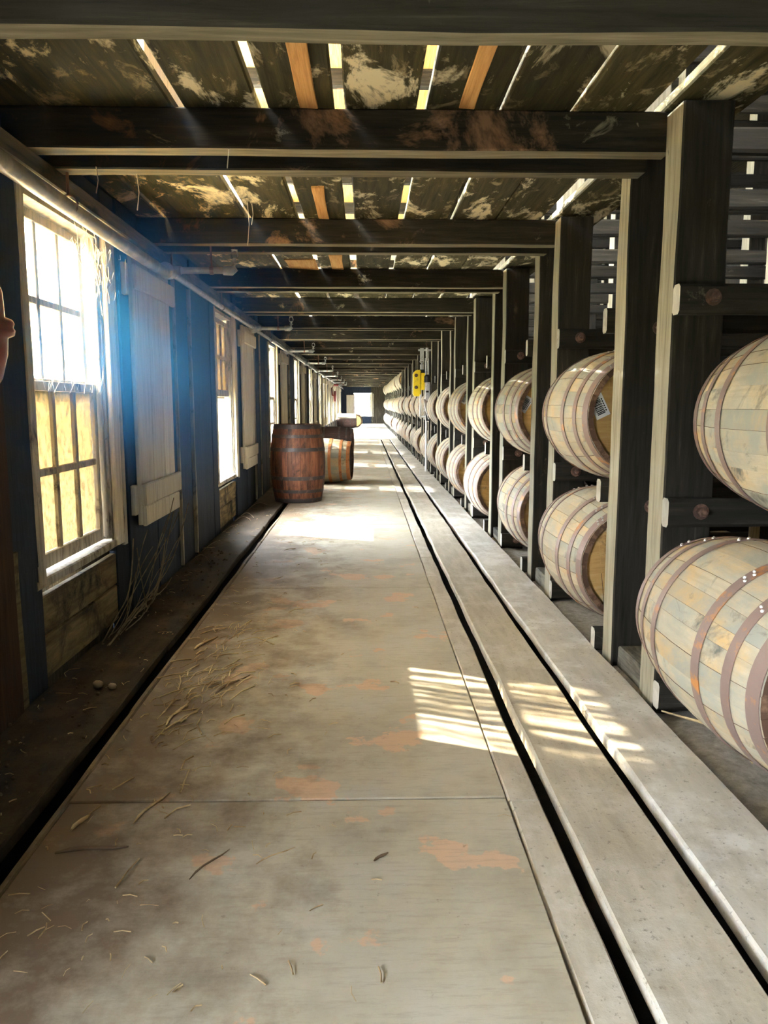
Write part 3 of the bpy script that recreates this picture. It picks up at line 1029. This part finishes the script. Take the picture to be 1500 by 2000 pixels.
# ================================================================== PIPES
pipe = empty('sprinkler_pipe', (-1.2, 0, 1.94), label='long grey sprinkler pipe running under the ceiling along the window wall', cat='pipe')
bm = bmesh.new()
add_tube(bm, [(0, y, .01 * math.sin(y)) for y in (Y_NEAR + .02, 0, 2, 3.9, 4.85)], .032, 14)
link('main_pipe', bm_mesh('main_pipe', bm, 'pipe'), pipe)
bm = bmesh.new()
add_tube(bm, [(0, y, 0.015) for y in (4.8, 12, 20, 30, Y_END - .1)], .019, 10)
link('thin_pipe', bm_mesh('thin_pipe', bm, 'pipe'), pipe)
for j in range(9):
    yb = 4.88 + 3.65 * j
    f = bmesh.new()
    lathe(f, [(.043, -.06), (.046, -.05), (.046, -.03), (.04, -.02), (.04, .02), (.046, .03), (.046, .05), (.043, .06)], 14, 1)
    link('tee_fitting', bm_mesh('tee_fitting', f, 'pipe', True), pipe, (0, yb, .012))
    f = bmesh.new()
    add_tube(f, [(0, 0, 0), (.36, 0, 0)], .020, 12)
    add_tube(f, [(.05, 0, 0), (.085, 0, 0)], .027, 12)
    bp = link('branch_pipe', bm_mesh('branch_pipe', f, 'pipe'), pipe, (0, yb, .014))
    f = bmesh.new()
    add_tube(f, [(.34, 0, 0), (.39, 0, 0), (.405, 0, .012), (.41, 0, .045)], [.027, .030, .028, .022], 12)
    add_tube(f, [(.41, 0, .04), (.41, 0, .075)], .011, 8)
    add_tube(f, [(.395, 0, .07), (.388, 0, .09), (.395, 0, .115), (.41, 0, .122), (.425, 0, .115), (.432, 0, .09), (.425, 0, .07)], .005, 6)
    lathe(f, [(.019, .120), (.021, .124), (.006, .127)], 12, 2, (.41, 0, 0))
    link('sprinkler_head', bm_mesh('sprinkler_head', f, 'pipe'), bp)
    f = bmesh.new()
    add_tube(f, [(.27, 0, .02), (.265, 0, .075 + .12)], .006, 6)
    lathe(f, [(.023, -.012), (.025, -.012), (.025, .012), (.023, .012)], 12, 0, (.27, 0, 0), closed=True)
    link('hanger', bm_mesh('hanger', f, 'rod'), bp)
for j in range(11):
    yb = 3.19 + P * j if j else 3.18
    if j % 2 == 0 or j == 1:
        f = bmesh.new()
        z_top = Z_BEAM - 1.94
        add_tube(f, [(0, 0, .035), (0, 0, z_top)], .0065, 6)
        lathe(f, [(.016, z_top - .012), (.016, z_top)], 8, 2)
        R = .036 if yb < 4.8 else .023
        add_tube(f, [(R * math.cos(a), 0, R * math.sin(a)) for a in [q * PI / 8 for q in range(0, 17)]], .005, 6)
        link('hanger', bm_mesh('hanger', f, 'rod'), pipe, (0, yb + .12, 0.012))

# red fitting at the left edge
bm = bmesh.new()
lathe(bm, [(.012, -.20), (.045, -.185), (.080, -.13), (.098, -.06), (.101, -.012), (.119, -.004), (.122, .010), (.117, .018), (.121, .030), (.116, .040),
           (.097, .047), (.094, .12), (.080, .16), (.055, .185), (.028, .195), (.028, .30)], 32)
rv = tag(link('alarm_valve', bm_mesh('alarm_valve', bm, 'red', True), None, (-1.142, 2.30, 1.352)),
         'dusty red cast bell-shaped fitting with a flanged collar at the left picture edge', 'pipe fitting')
bm = bmesh.new()
add_tube(bm, [(0, 0, .29), (0, 0, .58), (-.055, 0, .61)], .022, 10)
link('riser', bm_mesh('riser', bm, 'red'), rv)
# red hose reel far along the wall
reel = empty('hose_reel', (-1.12, 29.5, 1.42), label='dark red hose reel hanging far along the window wall', cat='hose reel')
bm = bmesh.new()
lathe(bm, [(.24, -.05), (.25, -.05), (.25, -.04), (.10, -.03), (.10, .03), (.25, .04), (.25, .05), (.24, .05)], 24, 0)
link('drum', bm_mesh('drum', bm, 'red'), reel)
bm = bmesh.new()
for q in range(3):
    add_tube(bm, [(.0 + (q - 1) * .03, .19 * math.cos(a), .19 * math.sin(a)) for a in [PI * 2 * t / 20 for t in range(21)]], .015, 6)
link('hose', bm_mesh('hose', bm, 'red'), reel)
bm = bmesh.new()
add_tube(bm, [(0, 0, .0), (-.10, 0, .05), (-.12, 0, .30), (0, 0, .46)], .03, 8)
add_tube(bm, [(-.04, 0, .42), (.14, 0, .42)], .045, 8)
link('bracket', bm_mesh('bracket', bm, 'red'), reel)

# ================================================================== HOIST
hx, hy = 0.975, 13.25
hoist = empty('chain_hoist', (hx, hy, 0), label='yellow electric chain hoist hanging from an overhead track by the ricks', cat='hoist')
bm = bmesh.new()
vv = [(-.15, 1.30), (-.12, 1.27), (-.02, 1.27), (-.02, 1.71), (-.10, 1.71), (-.15, 1.66)]
lo = [bm.verts.new((x, -.10, z)) for x, z in vv]; hi = [bm.verts.new((x, .10, z)) for x, z in vv]
bm.faces.new(lo); bm.faces.new(hi[::-1])
for q in range(6):
    bm.faces.new((lo[q], hi[q], hi[(q + 1) % 6], lo[(q + 1) % 6]))
bmesh.ops.recalc_face_normals(bm, faces=bm.faces[:])
bmesh.ops.bevel(bm, geom=bm.edges[:], offset=.012, segments=2, affect='EDGES')
link('motor_cover', bm_mesh('motor_cover', bm, 'yellow'), hoist)
bm = bmesh.new()
add_box(bm, -.015, .105, -.09, .09, 1.38, 1.66)
for q in range(5):
    add_box(bm, -.01, .10, -.105, .105, 1.40 + q * .05, 1.42 + q * .05)
link('gear_housing', bm_mesh('gear_housing', bm, 'yellow'), hoist)
bm = bmesh.new()
add_box(bm, -.04, .105, -.08, .08, 1.66, 1.72)
link('hanger_plate', bm_mesh('hanger_plate', bm, 'blackmetal'), hoist)
for (x, z) in ((-.10, 1.42), (-.10, 1.62)):
    link('cover_screw', bolt_mesh(), hoist, (x, -.10, z))
bm = bmesh.new()
lathe(bm, [(.03, 1.72), (.03, 1.80), (.012, 1.82), (.012, 1.84)], 10, 2)
add_tube(bm, [(.03 * math.cos(a), 0, 1.86 + .03 * math.sin(a)) for a in [q * PI / 6 for q in range(13)]], .009, 6)
link('hook', bm_mesh('hook', bm, 'greymetal'), hoist)
bm = bmesh.new()
add_box(bm, -.028, .028, -.03, .03, 1.86, 2.12)
link('track_trolley', bm_mesh('track_trolley', bm, 'greymetal'), hoist)
bm = bmesh.new()
add_box(bm, -.06, .20, -.025, .025, 2.03, 2.06)
link('track', bm_mesh('track', bm, 'greymetal'), hoist)
bm = bmesh.new()
for q in range(16):
    z = 1.36 - q * .031
    add_tube(bm, [(.05 + .009 * math.cos(a) * (q % 2), .009 * math.cos(a) * (1 - q % 2), z + .019 * math.sin(a)) for a in [t * PI / 4 for t in range(9)]], .0035, 5)
link('chain', bm_mesh('chain', bm, 'greymetal'), hoist)

lift = empty('lift_control', (1.062, hy - .2, 0), label='grey control box with looping white hoses on a white pole below the yellow hoist', cat='control box')
bm = bmesh.new()
add_box(bm, -.045, .04, -.09, .09, 1.19, 1.50)
bmesh.ops.bevel(bm, geom=bm.edges[:], offset=.01, segments=1, affect='EDGES')
link('box', bm_mesh('box', bm, 'greymetal'), lift)
bm = bmesh.new()
add_box(bm, -.035, .01, -.097, -.089, 1.33, 1.36)
link('handle', bm_mesh('handle', bm, 'blackmetal'), lift)
bm = bmesh.new()
lathe(bm, [(.05, 1.50), (.05, 1.60), (.03, 1.63)], 12, 2, (-.01, 0, 0))
link('motor', bm_mesh('motor', bm, 'blackmetal'), lift)
bm = bmesh.new()
add_tube(bm, [(-.03, 0, 1.6), (-.035, 0, 1.9)], .016, 8)
add_tube(bm, [(.01, 0, 1.6), (.0, 0, 1.9)], .016, 8)
add_tube(bm, [(-.015, 0, 1.85), (-.015, 0, 2.07)], .022, 10)
link('lift_rods', bm_mesh('lift_rods', bm, 'greymetal'), lift)
bm = bmesh.new()
add_tube(bm, [(-.02, 0, 0.0), (-.02, 0, .95)], .020, 10)
add_tube(bm, [(-.13, -.02, .93), (.02, -.02, .93)], .018, 8)
add_tube(bm, [(-.13, -.02, .93), (-.12, -.02, 1.30)], .014, 8)
link('pole', bm_mesh('pole', bm, 'whitetube'), lift)
for q in range(3):
    bm = bmesh.new()
    pts = []
    for t in range(13):
        u = t / 12
        pts.append((-.07 + .02 * q + .09 * u, -.10 + .02 * q, 1.22 - math.sin(u * PI) * (.16 + .06 * q) - .10 * u))
    add_tube(bm, pts, .010, 6)
    link('hose', bm_mesh('hose', bm, 'whitetube'), lift)
bm = bmesh.new()
add_box(bm, -.03, .03, -.05, .05, .86, 1.05)
add_tube(bm, [(.0, 0, 1.05), (.0, 0, 1.20)], .02, 8)
link('valve_block', bm_mesh('valve_block', bm, 'blackmetal'), lift)

# ================================================================== FLARE HAZE
# blue volume added for the lens flare by the first windows; thins out evenly from its middle
m, n, out = nt('flare_volume')
tc = n.nodes.new('ShaderNodeTexCoord')
gr = n.nodes.new('ShaderNodeTexGradient'); gr.gradient_type = 'QUADRATIC_SPHERE'
mp = n.nodes.new('ShaderNodeMapping')
n.links.new(tc.outputs['Object'], mp.inputs[0]); mp.inputs['Scale'].default_value = (1 / 1.05, 1 / 3.4, 1 / 1.15)
n.links.new(mp.outputs[0], gr.inputs[0])
mu = n.nodes.new('ShaderNodeMath'); mu.operation = 'MULTIPLY'; mu.inputs[1].default_value = 0.85
n.links.new(gr.outputs['Fac'], mu.inputs[0])
vsn = n.nodes.new('ShaderNodeVolumeScatter')
vsn.inputs['Color'].default_value = (0.06, 0.38, 1.0, 1)
vsn.inputs['Anisotropy'].default_value = 0.0
n.links.new(mu.outputs[0], vsn.inputs['Density'])
n.links.new(vsn.outputs[0], out.inputs['Volume'])
M['flare_haze'] = m
bm = bmesh.new()
bmesh.ops.create_icosphere(bm, subdivisions=3, radius=1.0)
for v in bm.verts:
    v.co = Vector((v.co.x * 1.05, v.co.y * 3.4, v.co.z * 1.15))
tag(link('flare_haze', bm_mesh('flare_haze', bm, 'flare_haze'), None, (-1.20, 3.75, 1.58)), 'bluish volume added for the lens flare by the first windows', 'flare_haze', kind='stuff')

# ================================================================== LITTER, VINES, WEBS
rl = random.Random(21)
bm = bmesh.new()
for q in range(420):
    y = 1.3 + 7.0 * rl.random() ** 1.4
    x = -0.86 + 1.2 * abs(rl.gauss(0, .33)) if q % 4 else rl.uniform(-1.28, -.96)
    if x > .5:
        continue
    L = rl.uniform(.008, .05) * (1 if q % 9 else 2.2)
    a = rl.uniform(0, PI)
    w = rl.uniform(.0006, .0022)
    z = .0015
    d = Vector((math.cos(a), math.sin(a), 0)) * L / 2
    bend = Vector((-d.y, d.x, 0)) * rl.uniform(-.3, .3)
    c = Vector((x, y, z + w))
    add_tube(bm, [c - d, c + bend + Vector((0, 0, .003)), c + d], w, 4)
for q in range(150):
    c = Vector((rl.gauss(-.66, .10), rl.gauss(3.15, .45), .004))
    if c.x < -.84:
        continue
    a = rl.gauss(1.2, .45); L = rl.uniform(.03, .17)
    d = Vector((math.cos(a), math.sin(a), 0)) * L / 2
    w = rl.uniform(.001, .0032)
    add_tube(bm, [c - d, c + Vector((-d.y, d.x, 0)) * rl.uniform(-.2, .2) + Vector((0, 0, .006)), c + d], w, 4)
lit = link('straw_litter', bm_mesh('straw_litter', bm, 'straw'))
tag(lit, 'scattered bits of straw and splinters on the floor sheets', 'litter', kind='stuff')

TW = [((-.43, 1.737), (-.36, 1.865), .0026, 'darkstraw', 'thin dark twig lying alone in the middle of the near floor sheet'),
      ((-.277, 1.796), (-.188, 1.872), .0018, 'straw', 'thin pale straw lying right of the dark twig on the near sheet'),
      ((-.798, 1.96), (-.777, 2.038), .006, 'straw', 'short flat brown splinter near the left edge of the near sheet'),
      ((-.80, 1.853), (-.62, 1.884), .005, 'darkstraw', 'long dark curled splinter flat against the near sheet by the left edge'),
      ((-.64, 1.99), (-.59, 2.162), .004, 'straw', 'long brown splinter crossing the joint between the floor sheets'),
      ((-.715, 2.64), (-.690, 2.87), .005, 'straw', 'pale split straw stalk lying along the sheet beside the left wall groove'),
      ((-.60, 2.95), (-.50, 3.16), .004, 'darkstraw', 'dark bent stalk on the worn orange patch of the floor sheet'),
      ((-.804, 3.50), (-.74, 3.70), .006, 'straw', 'flat pale wood shaving beside the groove at the edge of the shadow'),
      ((.02, 1.80), (.055, 1.835), .004, 'darkstraw', 'small curled dark leaf stalk just below the sheet joint, right of centre')]
for (a, b, r, mt, lab) in TW:
    bm = bmesh.new()
    A, B = Vector((*a, r + .001)), Vector((*b, r + .002))
    nrm = Vector((-(B - A).y, (B - A).x, 0))
    pts = [A + (B - A) * t + nrm * .05 * math.sin(t * 5) for t in (0, .2, .4, .6, .8, 1)]
    add_tube(bm, pts, [r * .5, r, r * .9, r, r * .8, r * .3], 6)
    tag(link('twig', bm_mesh('twig', bm, mt)), lab, 'twig', 'loose twigs on the floor sheets')
bm = bmesh.new()
pts = [(1.118, 2.74, .0), (1.17, 2.62, .02), (1.23, 2.53, .03), (1.262, 2.44, .015), (1.258, 2.33, -.01)]
add_tube(bm, pts, [.003, .005, .006, .005, .003], 6)
tag(link('twig', bm_mesh('twig', bm, 'straw')), 'long pale curved stalk on the earth under the nearest barrel', 'twig')
for (x, y, r, lab) in ((-1.09, 3.03, .021, 'rounded brown pebble on the dirt beside the left wall'), (-1.03, 3.02, .016, 'smaller flat pebble right of the rounded brown one by the left wall')):
    bm = bmesh.new()
    bmesh.ops.create_icosphere(bm, subdivisions=2, radius=r)
    for v in bm.verts:
        v.co *= 1 + .25 * mnoise.noise(v.co * 60 + Vector((x * 9, 0, 0)))
        v.co.z *= .8
    tag(link('pebble', bm_mesh('pebble', bm, 'stone', True), None, (x, y, r * .74)), lab, 'pebble')
# dirt clods along the wall
bm = bmesh.new()
for q in range(260):
    y = rl.uniform(1.6, 6.0); x = rl.uniform(-1.29, -.965)
    r = rl.uniform(.002, .009)
    ret = bmesh.ops.create_icosphere(bm, subdivisions=1, radius=r, matrix=Matrix.Translation((x, y, r * .5)))
tag(link('dirt_clods', bm_mesh('dirt_clods', bm, 'clod')), 'crumbs of dirt and debris on the dark planks along the left wall', 'dirt', kind='stuff')

bm = bmesh.new()
for q in range(16):
    y0 = rl.uniform(3.45, 4.1); y1 = rl.uniform(4.1, 5.3)
    h = rl.uniform(.1, .62)
    x0 = rl.uniform(-1.27, -1.20)
    pts = [Vector((x0 + .03 * math.sin(t * 3 + q), y0 + (y1 - y0) * t, .01 + h * (t ** 1.7) + .03 * math.sin(t * 7 + q))) for t in [i / 9 for i in range(10)]]
    add_tube(bm, pts, rl.uniform(.0018, .0038), 5)
for q in range(7):
    y0 = rl.uniform(5.3, 8.6)
    pts = [Vector((-1.27 + .16 * t, y0 + .30 * t * math.cos(q * 2), .008 + .05 * math.sin(t * PI * .9))) for t in [i / 9 for i in range(10)]]
    add_tube(bm, pts, .0022, 5)
tag(link('dry_vines', bm_mesh('dry_vines', bm, 'vine')), 'tangle of thin dry vine stems along the wall below the first shutter', 'vines', kind='stuff')

bm = bmesh.new()
for q in range(90):
    c = Vector((-1.27 + rl.uniform(-.03, .04), rl.gauss(3.78, .16), rl.gauss(1.80, .09)))
    d = Vector((rl.uniform(-.02, .02), rl.uniform(-.09, .09), rl.uniform(-.10, .12)))
    m1 = c + d * .5 + Vector((0, rl.uniform(-.025, .025), rl.uniform(-.025, .025)))
    add_tube(bm, [c, m1, c + d], .0013, 4)
for q in range(22):
    k = q % 2
    c = Vector((-1.30, WIN0 + rl.uniform(.05, .8), 1.20 + rl.uniform(-.01, .02)))
    add_tube(bm, [c, c + Vector((.01, rl.uniform(-.06, .06), .05)), c + Vector((.0, rl.uniform(-.1, .1), .09))], .0009, 4)
for (x, y, z, L) in ((-.92, 3.3, 2.07, .14), (-.62, 4.3, 2.21, .22), (-.60, 4.32, 2.21, .11), (-1.05, 3.2, 2.07, .10), (-.5, 3.0, 2.18, .17)):
    add_tube(bm, [(x, y, z), (x + .006, y, z - L * .5), (x - .004, y, z - L)], [.002, .0014, .0022], 4)
tag(link('cobwebs', bm_mesh('cobwebs', bm, 'web')), 'ragged pale cobwebs hanging at the top corner of the first window', 'cobweb', kind='stuff')
